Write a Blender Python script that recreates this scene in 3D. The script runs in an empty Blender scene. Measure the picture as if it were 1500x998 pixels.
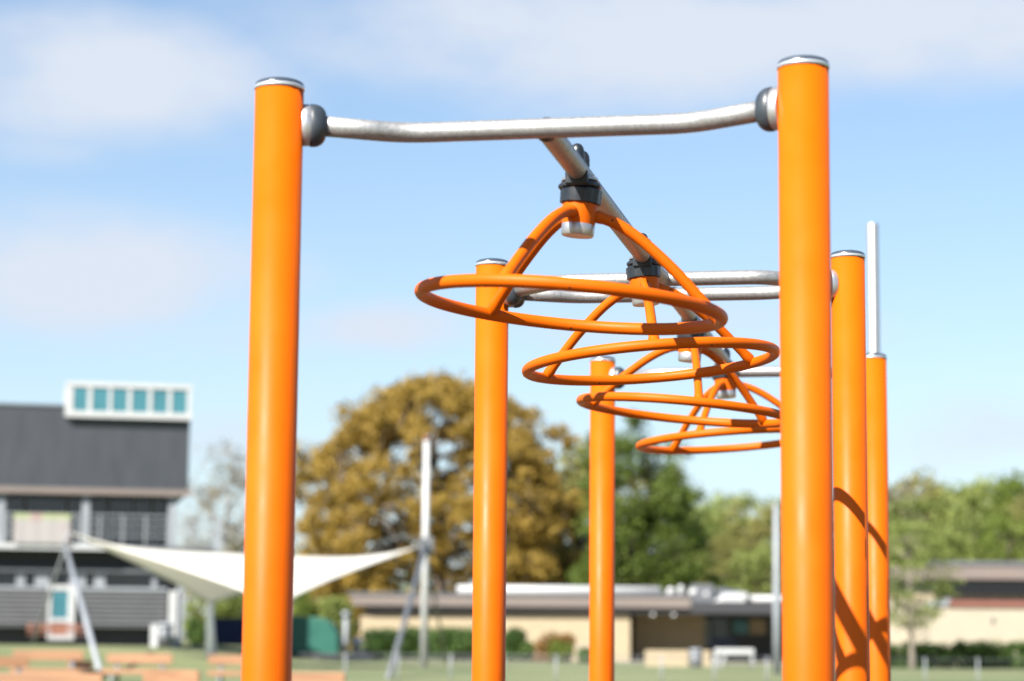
import bpy, math, random
import numpy as np
from mathutils import Vector, Matrix, Quaternion
PI = math.pi
R_ = math.radians
sc = bpy.context.scene
COL = sc.collection

# ------------------------------------------------------------------ camera
FPX = 3320.3; CAMZ = 1.3
pitch, roll = 0.13288, 0.00806
_F = Vector((0, math.cos(pitch), math.sin(pitch)))
_R = Vector((1, 0, 0)); _U = _R.cross(_F)
CR = _R * math.cos(roll) + _U * math.sin(roll)
CU = -_R * math.sin(roll) + _U * math.cos(roll)
cd = bpy.data.cameras.new('camera')
cd.sensor_width = 36.0; cd.lens = 36.0 * FPX / 1500.0
cd.clip_start = 0.05; cd.clip_end = 6000
cd.dof.use_dof = True; cd.dof.focus_distance = 6.0; cd.dof.aperture_fstop = 3.1
cam = bpy.data.objects.new('camera', cd); COL.objects.link(cam)
M3 = Matrix((CR, CU, -_F)).transposed()
cam.matrix_world = Matrix.Translation((0, 0, CAMZ)) @ M3.to_4x4()
sc.camera = cam

# ------------------------------------------------------------------ sky, sun, exposure
SUN_AZ, SUN_EL = -142.26, 40.5
w = bpy.data.worlds.new('World'); sc.world = w; w.use_nodes = True
nt = w.node_tree; nt.nodes.clear()
N = nt.nodes.new; Lk = nt.links.new
out = N('ShaderNodeOutputWorld'); bg = N('ShaderNodeBackground'); bg.inputs[1].default_value = 0.0566
sky = N('ShaderNodeTexSky'); sky.sky_type = 'NISHITA'; sky.sun_disc = False
sky.sun_elevation = R_(SUN_EL); sky.sun_rotation = R_(SUN_AZ % 360)
sky.air_density = 1.0; sky.dust_density = 0.6; sky.ozone_density = 1.6
geo = N('ShaderNodeTexCoord')
def vmath(op, a, b=None):
    n = N('ShaderNodeVectorMath'); n.operation = op
    if isinstance(a, (tuple, Vector)): n.inputs[0].default_value = a
    else: Lk(a, n.inputs[0])
    if b is not None:
        if isinstance(b, (tuple, Vector)): n.inputs[1].default_value = b
        else: Lk(b, n.inputs[1])
    return n
def wmath(op, a, b=None, c=None, clamp=False):
    n = N('ShaderNodeMath'); n.operation = op; n.use_clamp = clamp
    for i, v in enumerate((a, b, c)):
        if v is None: continue
        if isinstance(v, (int, float)): n.inputs[i].default_value = v
        else: Lk(v, n.inputs[i])
    return n.outputs[0]
def pix_dir(px, py):
    return (_F * FPX + CR * (px - 750) - CU * (py - 499)).normalized()
noise1 = N('ShaderNodeTexNoise'); noise1.inputs['Scale'].default_value = 9; noise1.inputs['Detail'].default_value = 6
noise1.inputs['Roughness'].default_value = 0.55
warp = vmath('MULTIPLY', geo.outputs['Generated'], (1.0, 1.0, 2.2))
Lk(warp.outputs[0], noise1.inputs['Vector'])
# soft banks of cloud in chosen parts of the sky; elsewhere thin broken cloud
banks = [(160, 110, 330, 105, .95), (900, 60, 580, 115, 1.0), (1350, 30, 420, 120, .85),
         (110, 400, 350, 105, 1.05), (300, 480, 320, 65, .62), (560, 480, 190, 55, .75), (60, 210, 260, 55, .4),
         (1440, 640, 260, 90, .6), (1000, 480, 420, 60, .55), (1330, 450, 200, 40, .12), (330, 640, 160, 60, .5)]
acc = None
for px, py, sx, sy, a in banks:
    d = pix_dir(px, py)
    df = vmath('SUBTRACT', geo.outputs['Generated'], d)
    ms = vmath('MULTIPLY', df.outputs[0], (FPX / sx, FPX / sx, FPX / sy))
    dt = vmath('DOT_PRODUCT', ms.outputs[0], ms.outputs[0])
    e = wmath('EXPONENT', wmath('MULTIPLY', dt.outputs['Value'], -1.0))
    t = wmath('MULTIPLY', e, a)
    acc = t if acc is None else wmath('MAXIMUM', acc, t)
cvr = N('ShaderNodeMapRange'); cvr.interpolation_type = 'SMOOTHSTEP'
cvr.inputs[1].default_value = .22; cvr.inputs[2].default_value = .92
Lk(wmath('MULTIPLY_ADD', wmath('ADD', noise1.outputs['Fac'], -0.5), wmath('MULTIPLY_ADD', acc, 1.3, .3), acc), cvr.inputs[0])
cover = wmath('MULTIPLY', cvr.outputs[0], .97)
# broken cloud far from the camera's own view
sep = N('ShaderNodeSeparateXYZ'); Lk(geo.outputs['Generated'], sep.inputs[0])
noise2 = N('ShaderNodeTexNoise'); noise2.inputs['Scale'].default_value = 3; noise2.inputs['Detail'].default_value = 7
Lk(warp.outputs[0], noise2.inputs['Vector'])
other = wmath('MULTIPLY', wmath('MULTIPLY_ADD', noise2.outputs['Fac'], 3.0, -1.35, clamp=True),
              wmath('MULTIPLY_ADD', sep.outputs[1], -3.0, 2.4, clamp=True))
cover = wmath('MAXIMUM', cover, other)
hzn = wmath('EXPONENT', wmath('MULTIPLY', wmath('ABSOLUTE', sep.outputs[2]), -8.0))  # pale air at the horizon
tint = N('ShaderNodeMix'); tint.data_type = 'RGBA'; tint.blend_type = 'MULTIPLY'; tint.inputs[0].default_value = 1
Lk(sky.outputs[0], tint.inputs[6]); tint.inputs[7].default_value = (0.86, 0.915, 0.95, 1)
SKYTINT = tint
m0 = N('ShaderNodeMix'); m0.data_type = 'RGBA'
Lk(wmath('MULTIPLY', hzn, 0.85), m0.inputs[0]); Lk(tint.outputs[2], m0.inputs[6]); m0.inputs[7].default_value = (3.75, 4.35, 5.0, 1)
m1 = N('ShaderNodeMix'); m1.data_type = 'RGBA'
Lk(cover, m1.inputs[0]); Lk(m0.outputs[2], m1.inputs[6]); m1.inputs[7].default_value = (4.05, 4.4, 5.0, 1)
Lk(m1.outputs[2], bg.inputs[0]); Lk(bg.outputs[0], out.inputs[0])

sd = bpy.data.lights.new('sun', 'SUN'); sd.energy = 5.0; sd.angle = R_(0.53); sd.color = (1.0, 0.955, 0.88)
sun = bpy.data.objects.new('sun', sd); COL.objects.link(sun)
az, el = R_(SUN_AZ), R_(SUN_EL)
sdir = Vector((math.sin(az) * math.cos(el), math.cos(az) * math.cos(el), math.sin(el)))
sun.rotation_euler = sdir.to_track_quat('Z', 'Y').to_euler()
sun.location = (-10, -15, 20)
vs = sc.view_settings
vs.view_transform = 'Standard'; vs.look = 'None'; vs.exposure = 1.7; vs.gamma = 1; vs.use_curve_mapping = False

# ------------------------------------------------------------------ helpers
def tag(o, label=None, cat=None, group=None, kind=None):
    if label: o['label'] = label
    if cat: o['category'] = cat
    if group: o['group'] = group
    if kind: o['kind'] = kind
    return o
def empty(name, loc, label, cat, group=None, rot=(0, 0, 0)):
    o = bpy.data.objects.new(name, None); COL.objects.link(o)
    o.empty_display_size = 0.2
    o.location = loc; o.rotation_euler = rot
    return tag(o, label, cat, group)
def copy_tree(o, parent=None):
    c = o.copy(); COL.objects.link(c)
    if parent is not None: c.parent = parent
    for ch in o.children: copy_tree(ch, c)
    return c
def at(px, py, Y):
    d = pix_dir(px, py); t = Y / d.y
    return Vector((d.x * t, Y, CAMZ + d.z * t))
def AX(px, Y, py=900): return at(px, py, Y).x
def AZ(px, py, Y): return at(px, py, Y).z

class MB:
    def __init__(s): s.v = []; s.f = []; s.sm = []; s.mi = []; s.m = 0
    def quad_faces(s, vs_, fs, smooth=False):
        b = len(s.v); s.v += [tuple(v) for v in vs_]
        for f in fs: s.f.append([b + i for i in f]); s.sm.append(smooth); s.mi.append(s.m)
        return s
    def box(s, x0, x1, y0, y1, z0, z1, M=None):
        v = [Vector((x, y, z)) for z in (z0, z1) for y in (y0, y1) for x in (x0, x1)]
        if M is not None: v = [M @ p for p in v]
        return s.quad_faces(v, [(0, 2, 3, 1), (4, 5, 7, 6), (0, 1, 5, 4), (2, 6, 7, 3), (0, 4, 6, 2), (1, 3, 7, 5)])
    def tube(s, pts, rad, n=16, closed=False, caps=True):
        P = [Vector(p) for p in pts]; k = len(P)
        if isinstance(rad, (int, float)): rad = [rad] * k
        T = []
        for i in range(k):
            if closed: t = P[(i + 1) % k] - P[i - 1]
            else: t = P[min(i + 1, k - 1)] - P[max(i - 1, 0)]
            T.append(t.normalized())
        u = T[0].orthogonal().normalized(); v_ = []
        for i in range(k):
            if i: u = T[i - 1].rotation_difference(T[i]) @ u
            u = (u - T[i] * u.dot(T[i])).normalized(); w_ = T[i].cross(u)
            for j in range(n):
                a = 2 * PI * j / n
                v_.append(P[i] + (u * math.cos(a) + w_ * math.sin(a)) * rad[i])
        fs = []
        for i in range(k if closed else k - 1):
            a, b = i * n, ((i + 1) % k) * n
            for j in range(n): fs.append((a + j, a + (j + 1) % n, b + (j + 1) % n, b + j))
        b0 = len(s.v); s.quad_faces(v_, fs, True)
        if caps and not closed:
            s.f.append([b0 + j for j in range(n)][::-1]); s.sm.append(False); s.mi.append(s.m)
            s.f.append([b0 + (k - 1) * n + j for j in range(n)]); s.sm.append(False); s.mi.append(s.m)
        return s
    def lathe(s, prof, M=None, n=48, smooth=True, rmod=None):
        v_ = []
        for (r, z) in prof:
            for j in range(n):
                a = 2 * PI * j / n
                rr = r * (rmod(a) if rmod else 1)
                v_.append(Vector((rr * math.cos(a), rr * math.sin(a), z)))
        if M is not None: v_ = [M @ p for p in v_]
        k = len(prof); fs = []
        for i in range(k - 1):
            for j in range(n): fs.append((i * n + j, i * n + (j + 1) % n, (i + 1) * n + (j + 1) % n, (i + 1) * n + j))
        b0 = len(s.v); s.quad_faces(v_, fs, smooth)
        s.f.append([b0 + j for j in range(n)][::-1]); s.sm.append(False); s.mi.append(s.m)
        s.f.append([b0 + (k - 1) * n + j for j in range(n)]); s.sm.append(False); s.mi.append(s.m)
        return s
    def prism(s, prof, y0, y1, M=None):
        """profile in x,z extruded along y"""
        k = len(prof)
        v_ = [Vector((x, y0, z)) for x, z in prof] + [Vector((x, y1, z)) for x, z in prof]
        if M is not None: v_ = [M @ p for p in v_]
        return s.quad_faces(v_, [tuple(range(k)), tuple(range(2 * k - 1, k - 1, -1))] + [(i, i + k, (i + 1) % k + k, (i + 1) % k) for i in range(k)])
    def build(s, name, mats, parent=None, bevel=0, loc=None, sharp=None):
        me = bpy.data.meshes.new(name); me.from_pydata(s.v, [], s.f)
        if not isinstance(mats, (list, tuple)): mats = [mats]
        for m in mats: me.materials.append(m)
        me.polygons.foreach_set('use_smooth', s.sm)
        me.polygons.foreach_set('material_index', s.mi)
        me.update()
        if sharp: me.set_sharp_from_angle(angle=R_(sharp))
        o = bpy.data.objects.new(name, me); COL.objects.link(o)
        if parent: o.parent = parent
        if loc: o.location = loc
        if bevel:
            b = o.modifiers.new('bevel', 'BEVEL'); b.width = bevel; b.segments = 2; b.limit_method = 'ANGLE'
        return o

def mat(name, col, rough=0.5, metal=0.0, noise=None, bump=None, coat=0, spec=0.5, extra=None):
    m = bpy.data.materials.new(name); m.use_nodes = True
    t = m.node_tree; b = t.nodes['Principled BSDF']
    b.inputs['Base Color'].default_value = (*col, 1); b.inputs['Roughness'].default_value = rough
    b.inputs['Metallic'].default_value = metal; b.inputs['Coat Weight'].default_value = coat
    b.inputs['Specular IOR Level'].default_value = spec
    tc = t.nodes.new('ShaderNodeTexCoord')
    if noise:
        sc_, amt = noise[0], noise[1]; st = noise[2] if len(noise) > 2 else (1, 1, 1)
        mp = t.nodes.new('ShaderNodeMapping'); mp.inputs['Scale'].default_value = st
        nn = t.nodes.new('ShaderNodeTexNoise'); nn.inputs['Scale'].default_value = sc_; nn.inputs['Detail'].default_value = 5
        t.links.new(tc.outputs['Object'], mp.inputs[0]); t.links.new(mp.outputs[0], nn.inputs['Vector'])
        mr = t.nodes.new('ShaderNodeMapRange'); mr.inputs[1].default_value = .3; mr.inputs[2].default_value = .7
        mr.inputs[3].default_value = 1 - amt; mr.inputs[4].default_value = 1 + amt
        t.links.new(nn.outputs['Fac'], mr.inputs[0])
        mx = t.nodes.new('ShaderNodeVectorMath'); mx.operation = 'SCALE'; mx.inputs[0].default_value = col
        t.links.new(mr.outputs[0], mx.inputs['Scale']); t.links.new(mx.outputs[0], b.inputs['Base Color'])
        mr2 = t.nodes.new('ShaderNodeMapRange'); mr2.inputs[1].default_value = .3; mr2.inputs[2].default_value = .7
        mr2.inputs[3].default_value = max(0.02, rough - .08); mr2.inputs[4].default_value = min(1, rough + .08)
        t.links.new(nn.outputs['Fac'], mr2.inputs[0]); t.links.new(mr2.outputs[0], b.inputs['Roughness'])
    if bump:
        n2 = t.nodes.new('ShaderNodeTexNoise'); n2.inputs['Scale'].default_value = bump[0]; n2.inputs['Detail'].default_value = 4
        mp2 = t.nodes.new('ShaderNodeMapping'); mp2.inputs['Scale'].default_value = bump[2] if len(bump) > 2 else (1, 1, 1)
        t.links.new(tc.outputs['Object'], mp2.inputs[0]); t.links.new(mp2.outputs[0], n2.inputs['Vector'])
        bp = t.nodes.new('ShaderNodeBump'); bp.inputs['Strength'].default_value = bump[1]; bp.inputs['Distance'].default_value = 0.01
        t.links.new(n2.outputs['Fac'], bp.inputs['Height']); t.links.new(bp.outputs[0], b.inputs['Normal'])
    if extra: extra(t, b, tc)
    return m

def leaf_mat(name, c1, c2, c3, trans=0.35):
    m = bpy.data.materials.new(name); m.use_nodes = True
    t = m.node_tree; t.nodes.clear(); nn = t.nodes.new; l = t.links.new
    o = nn('ShaderNodeOutputMaterial'); g = nn('ShaderNodeNewGeometry'); tc = nn('ShaderNodeTexCoord')
    oi = nn('ShaderNodeObjectInfo')
    no = nn('ShaderNodeTexNoise'); no.inputs['Scale'].default_value = 0.45; no.inputs['Detail'].default_value = 3
    l(tc.outputs['Object'], no.inputs['Vector'])
    a = nn('ShaderNodeMath'); a.operation = 'MULTIPLY_ADD'; a.inputs[1].default_value = .45; a.inputs[2].default_value = -.12
    l(g.outputs['Random Per Island'], a.inputs[0])
    b = nn('ShaderNodeMath'); b.operation = 'MULTIPLY_ADD'; b.inputs[1].default_value = .7; l(no.outputs['Fac'], b.inputs[0]); l(a.outputs[0], b.inputs[2])
    c = nn('ShaderNodeMath'); c.operation = 'MULTIPLY_ADD'; c.inputs[1].default_value = .3; l(oi.outputs['Random'], c.inputs[0]); l(b.outputs[0], c.inputs[2])
    cr = nn('ShaderNodeValToRGB'); l(c.outputs[0], cr.inputs[0])
    cr.color_ramp.elements[0].position = .25; cr.color_ramp.elements[0].color = (*c1, 1)
    cr.color_ramp.elements[1].position = .95; cr.color_ramp.elements[1].color = (*c3, 1)
    e = cr.color_ramp.elements.new(.6); e.color = (*c2, 1)
    p = nn('ShaderNodeBsdfPrincipled'); p.inputs['Roughness'].default_value = .6; p.inputs['Specular IOR Level'].default_value = .25
    tr = nn('ShaderNodeBsdfTranslucent'); mx = nn('ShaderNodeMixShader'); mx.inputs[0].default_value = trans
    l(cr.outputs[0], p.inputs['Base Color']); l(cr.outputs[0], tr.inputs[0])
    l(p.outputs[0], mx.inputs[1]); l(tr.outputs[0], mx.inputs[2]); l(mx.outputs[0], o.inputs[0])
    return m

# ------------------------------------------------------------------ materials
ORANGE = mat('orange_powder_coat', (0.46, 0.080, 0.0003), 0.46, noise=(9, .05), bump=(220, .012), coat=.0, spec=.13)
def galv_extra(t, b, tc):
    vo = t.nodes.new('ShaderNodeTexVoronoi'); vo.inputs['Scale'].default_value = 170
    t.links.new(tc.outputs['Object'], vo.inputs['Vector'])
    cr = t.nodes.new('ShaderNodeMapRange'); cr.inputs[3].default_value = .44; cr.inputs[4].default_value = .54
    se = t.nodes.new('ShaderNodeSeparateColor'); t.links.new(vo.outputs['Color'], se.inputs[0])
    t.links.new(se.outputs[0], cr.inputs[0]); t.links.new(cr.outputs[0], b.inputs['Roughness'])
    mr = t.nodes.new('ShaderNodeMapRange'); mr.inputs[3].default_value = .25; mr.inputs[4].default_value = .33
    t.links.new(se.outputs[1], mr.inputs[0])
    cb = t.nodes.new('ShaderNodeCombineColor')
    for i in range(3): t.links.new(mr.outputs[0], cb.inputs[i])
    t.links.new(cb.outputs[0], b.inputs['Base Color'])
GALV = mat('galvanised_steel', (0.36, 0.36, 0.36), 0.45, metal=.7, bump=(260, .02, (1, 1, 1)), extra=galv_extra)
ALU = mat('cast_aluminium', (0.42, 0.42, 0.43), 0.38, metal=.8, noise=(30, .05))
CAP = mat('grey_plastic_cap', (0.035, 0.045, 0.06), 0.28, noise=(20, .08), coat=.3)
RIM = mat('bright_rim', (0.6, 0.62, 0.64), 0.3, metal=.7)
RUBBER = mat('dark_rubber', (0.009, 0.012, 0.016), 0.38, noise=(40, .15))
CUP = mat('slate_rubber_cup', (0.024, 0.031, 0.040), 0.42, noise=(40, .1))
HOLE = mat('dark_hole', (0.01, 0.004, 0.002), 0.9)
WHITEP = mat('white_paint', (0.34, 0.345, 0.35), 0.5, noise=(3, .05))
GREYP = mat('pale_grey_paint', (0.19, 0.205, 0.225), 0.55, noise=(2, .08))
MIDGREY = mat('grey_steel', (0.108, 0.1152, 0.126), 0.5, metal=.3, noise=(4, .1))
SLATEP = mat('dark_grey_cladding', (0.028, 0.032, 0.040), 0.55, noise=(1.5, .06, (1, 1, .3)))
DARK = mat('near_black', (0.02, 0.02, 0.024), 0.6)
BROWNG = mat('brown_grey_fascia', (0.135, 0.110, 0.098), 0.7, noise=(1, .1, (.3, 1, 3)))
CREAM = mat('cream_brick', (0.29, 0.235, 0.155), 0.85, noise=(4, .12), bump=(60, .2))
CREAM2 = mat('pale_cream_render', (0.29, 0.255, 0.195), 0.85, noise=(.8, .06))
TAN = mat('tan_brick', (0.3024, 0.216, 0.144), 0.85, noise=(4, .12), bump=(60, .2))
REDBR = mat('red_brown_trim', (0.144, 0.054, 0.0396), 0.7, noise=(2, .1))
GLASS = mat('dark_window_glass', (0.0216, 0.0288, 0.036), 0.08, noise=(.6, .4), spec=.7)
TEALG = mat('teal_tinted_glass', (0.036, 0.1296, 0.1584), 0.12, noise=(.8, .12), spec=.6)
def sail_extra(t, b, tc):
    tr = t.nodes.new('ShaderNodeBsdfTranslucent'); tr.inputs[0].default_value = (.9, .86, .78, 1)
    mx = t.nodes.new('ShaderNodeMixShader'); mx.inputs[0].default_value = .5
    o = [n for n in t.nodes if n.type == 'OUTPUT_MATERIAL'][0]
    t.links.new(b.outputs[0], mx.inputs[1]); t.links.new(tr.outputs[0], mx.inputs[2]); t.links.new(mx.outputs[0], o.inputs[0])
SAILM = mat('white_sail_canvas', (0.62, 0.62, 0.61), 0.8, noise=(.6, .03), bump=(8, .2), extra=sail_extra)
WOOD = mat('weathered_orange_wood', (0.24, 0.125, 0.065), 0.7, noise=(3, .22, (.3, 6, 6)))
WOODD = mat('red_brown_wood', (0.1872, 0.0792, 0.0504), 0.7, noise=(3, .2, (.3, 6, 6)))
POLEW = mat('white_paint_lifted_for_shade', (0.80, 0.81, 0.82), 0.5, noise=(3, .04))  # white pole paint lightened to look sunlit although the sail shades the pole
NAVY = mat('navy_metal', (0.0108, 0.0216, 0.072), 0.5, noise=(1, .1))
GREENC = mat('dark_teal_tarpaulin', (0.00432, 0.072, 0.0504), 0.55, noise=(1.2, .15), bump=(5, .4))
BARK = mat('bark', (0.072, 0.054, 0.0396), 0.9, noise=(3, .3, (1, 1, .3)), bump=(12, .8))
PALEBARK = mat('pale_bark', (0.1584, 0.1368, 0.108), 0.9, noise=(3, .25, (1, 1, .3)))
CONC = mat('pale_concrete', (0.288, 0.2664, 0.2376), 0.9, noise=(1, .12))
RUBG = mat('red_rubber_surfacing', (0.065, 0.036, 0.03), 0.9, noise=(60, .3), bump=(150, .5))

def grass_extra(t, b, tc):
    n1 = t.nodes.new('ShaderNodeTexNoise'); n1.inputs['Scale'].default_value = .12; n1.inputs['Detail'].default_value = 8
    n2 = t.nodes.new('ShaderNodeTexNoise'); n2.inputs['Scale'].default_value = 4; n2.inputs['Detail'].default_value = 6
    t.links.new(tc.outputs['Object'], n1.inputs['Vector']); t.links.new(tc.outputs['Object'], n2.inputs['Vector'])
    a = t.nodes.new('ShaderNodeMath'); a.operation = 'MULTIPLY_ADD'; a.inputs[1].default_value = .5
    t.links.new(n2.outputs['Fac'], a.inputs[0])
    h = t.nodes.new('ShaderNodeMath'); h.operation = 'MULTIPLY'; h.inputs[1].default_value = .6; t.links.new(n1.outputs['Fac'], h.inputs[0])
    t.links.new(h.outputs[0], a.inputs[2])
    cr = t.nodes.new('ShaderNodeValToRGB'); t.links.new(a.outputs[0], cr.inputs[0])
    cr.color_ramp.elements[0].position = .35; cr.color_ramp.elements[0].color = (0.061, 0.086, 0.025, 1)
    cr.color_ramp.elements[1].position = .75; cr.color_ramp.elements[1].color = (0.137, 0.144, 0.065, 1)
    t.links.new(cr.outputs[0], b.inputs['Base Color'])
GRASS = mat('mown_grass', (0.108, 0.144, 0.036), .9, bump=(30, .6), extra=grass_extra)

def slat_extra(t, b, tc):
    wv = t.nodes.new('ShaderNodeTexWave'); wv.bands_direction = 'Z'; wv.inputs['Scale'].default_value = 1.6
    t.links.new(tc.outputs['Object'], wv.inputs['Vector'])
    bp = t.nodes.new('ShaderNodeBump'); bp.inputs['Distance'].default_value = .05; bp.inputs['Strength'].default_value = .8
    t.links.new(wv.outputs['Fac'], bp.inputs['Height']); t.links.new(bp.outputs[0], b.inputs['Normal'])
SLAT = mat('grey_slat_cladding', (0.055, 0.057, 0.062), .6, noise=(2, .08), extra=slat_extra)
def banner_extra(t, b, tc):
    s_ = t.nodes.new('ShaderNodeSeparateXYZ'); t.links.new(tc.outputs['Generated'], s_.inputs[0])
    cr = t.nodes.new('ShaderNodeValToRGB'); t.links.new(s_.outputs[2], cr.inputs[0])
    cr.color_ramp.elements[0].position = .78; cr.color_ramp.elements[0].color = (.24, .225, .22, 1)
    cr.color_ramp.elements[1].position = .86; cr.color_ramp.elements[1].color = (.22, .25, .13, 1)
    n1 = t.nodes.new('ShaderNodeTexNoise'); n1.inputs['Scale'].default_value = 1.3; t.links.new(tc.outputs['Object'], n1.inputs['Vector'])
    mr = t.nodes.new('ShaderNodeMapRange'); mr.inputs[1].default_value = .5; mr.inputs[2].default_value = .62; mr.inputs[4].default_value = .7
    t.links.new(n1.outputs['Fac'], mr.inputs[0])
    mx = t.nodes.new('ShaderNodeMix'); mx.data_type = 'RGBA'; t.links.new(mr.outputs[0], mx.inputs[0])
    t.links.new(cr.outputs[0], mx.inputs[6]); mx.inputs[7].default_value = (.25, .15, .16, 1)
    t.links.new(mx.outputs[2], b.inputs['Base Color'])
BANNER = mat('printed_banner', (.7, .7, .68), .7, extra=banner_extra)

OAKLEAF = leaf_mat('oak_spring_leaves', (0.14, 0.105, 0.022), (0.28, 0.185, 0.036), (0.37, 0.26, 0.062), 0.5)
GREENLEAF = leaf_mat('mid_green_leaves', (0.06, 0.09, 0.016), (0.125, 0.17, 0.03), (0.19, 0.24, 0.05), 0.5)
BRIGHTLEAF = leaf_mat('bright_green_leaves', (0.08, 0.11, 0.025), (0.165, 0.205, 0.05), (0.25, 0.275, 0.085), 0.4)
OLIVELEAF = leaf_mat('olive_leaves', (0.11, 0.11, 0.03), (0.2, 0.19, 0.055), (0.28, 0.26, 0.09), 0.4)
HEDGELEAF = leaf_mat('hedge_leaves', (.014, .038, .008), (.045, .085, .016), (.09, .14, .03), .3)
RUSTLEAF = leaf_mat('rusty_leaves', (0.072, 0.036, 0.0108), (0.1584, 0.0792, 0.0216), (0.2016, 0.1224, 0.036), .2)
GREYTWIG = leaf_mat('bare_twig_haze', (0.1008, 0.0864, 0.0648), (0.1728, 0.1512, 0.108), (0.216, 0.2016, 0.1152), .2)

# ------------------------------------------------------------------ ground
def sstep(a, b, x):
    t = min(1, max(0, (x - a) / (b - a))); return t * t * (3 - 2 * t)
def gz(x, y):
    z = .45 * sstep(28, 82, y)
    z += .64 * sstep(66, 86, y) * (1 - sstep(-16, -7, x)) * (1 if y < 9000 else 1)
    return z
def ground_sheet():
    xs = sorted(set([-2500, -900, -400, -200, -120] + [-90 + 2.5 * i for i in range(73)] + [120, 200, 400, 900, 2500]))
    ys = sorted(set([-900, -200, -60] + [-30 + 2.5 * i for i in range(77)] + [180, 220, 300, 500, 900, 1800, 3500]))
    v = [(x, y, gz(x, y)) for y in ys for x in xs]; n = len(xs)
    f = [(j * n + i, j * n + i + 1, (j + 1) * n + i + 1, (j + 1) * n + i) for j in range(len(ys) - 1) for i in range(n - 1)]
    b = MB(); b.quad_faces(v, f, True)
    tag(b.build('ground', GRASS), kind='structure')
ground_sheet()
# rubber safety surfacing under the frame (hidden below the picture, it warms the undersides)
YAW = -0.18748
def SP(x, y, z=0):      # climbing-frame coordinates to world
    dx, dy = x - .80172, y + 4.46086
    c, s = math.cos(YAW), math.sin(YAW)
    return Vector((dx * c - dy * s, dx * s + dy * c, z))
b = MB(); q = [SP(-2.8, -5.2, .006), SP(3, -5.2, .006), SP(3, 7.6, .006), SP(-2.8, 7.6, .006)]
b.quad_faces(q, [(0, 1, 2, 3)]); tag(b.build('safety_surface', RUBG), kind='structure')
# pale paved path along the far building
b = MB(); x0, x1 = -9, 40; n = 24
v = []
for i in range(n + 1):
    x = x0 + (x1 - x0) * i / n
    for y in (104.5, 112.5): v.append((x, y, gz(x, y) + .03))
b.quad_faces(v, [(2 * i, 2 * i + 2, 2 * i + 3, 2 * i + 1) for i in range(n)])
tag(b.build('path', CONC), kind='structure')

# ------------------------------------------------------------------ climbing frame
SPAN = 1.09; BAY = 2.31383; TOPZ = CAMZ + 1.149; BARZ = CAMZ + 1.072; PR = .0508
frame = empty('climbing_frame', SP(0, 0, 0), 'orange and galvanised overhead climbing frame on six orange posts', 'climbing frame', rot=(0, 0, YAW))
def FB(bm, name, m, parent=frame, **k): return bm.build(name, m, parent, **k)
# small fitted shifts: (side, row): dx, dy, dtop
fitd = {(-1, 0): (0.001, 0, -.002), (1, 0): (0, 0, 0), (-1, 1): (-.002, 0, .008), (1, 1): (-.006, 0, .007), (-1, 2): (0, 0, -.003), (1, 2): (.002, 0, -.008)}
for k in range(3):
    for s in (-1, 1):
        dx, dy, dt = fitd[(s, k)]
        x, y = s * SPAN / 2 + dx, k * BAY + dy; zt = TOPZ + dt
        m = Matrix.Translation((x, y, 0))
        b = MB(); b.lathe([(PR, -.05), (PR, 1.0), (PR, zt - .002)], m, 64)
        p = FB(b, 'post', ORANGE)
        c = MB(); c.lathe([(PR + .0015, zt - .004), (PR + .0022, zt), (PR + .0022, zt + .003), (PR + .0004, zt + .0055)], m, 64)
        FB(c, 'cap_rim', RIM, p)
        prof = [(PR + .0012, zt + .0045), (PR + .0002, zt + .008)]
        prof += [(PR * math.cos(a), zt + .008 + .0125 * math.sin(a)) for a in [R_(t) for t in (12, 25, 38, 50, 62, 73, 82, 88)]]
        c = MB(); c.lathe(prof, m, 64); FB(c, 'post_cap', CAP, p, sharp=50)

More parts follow.
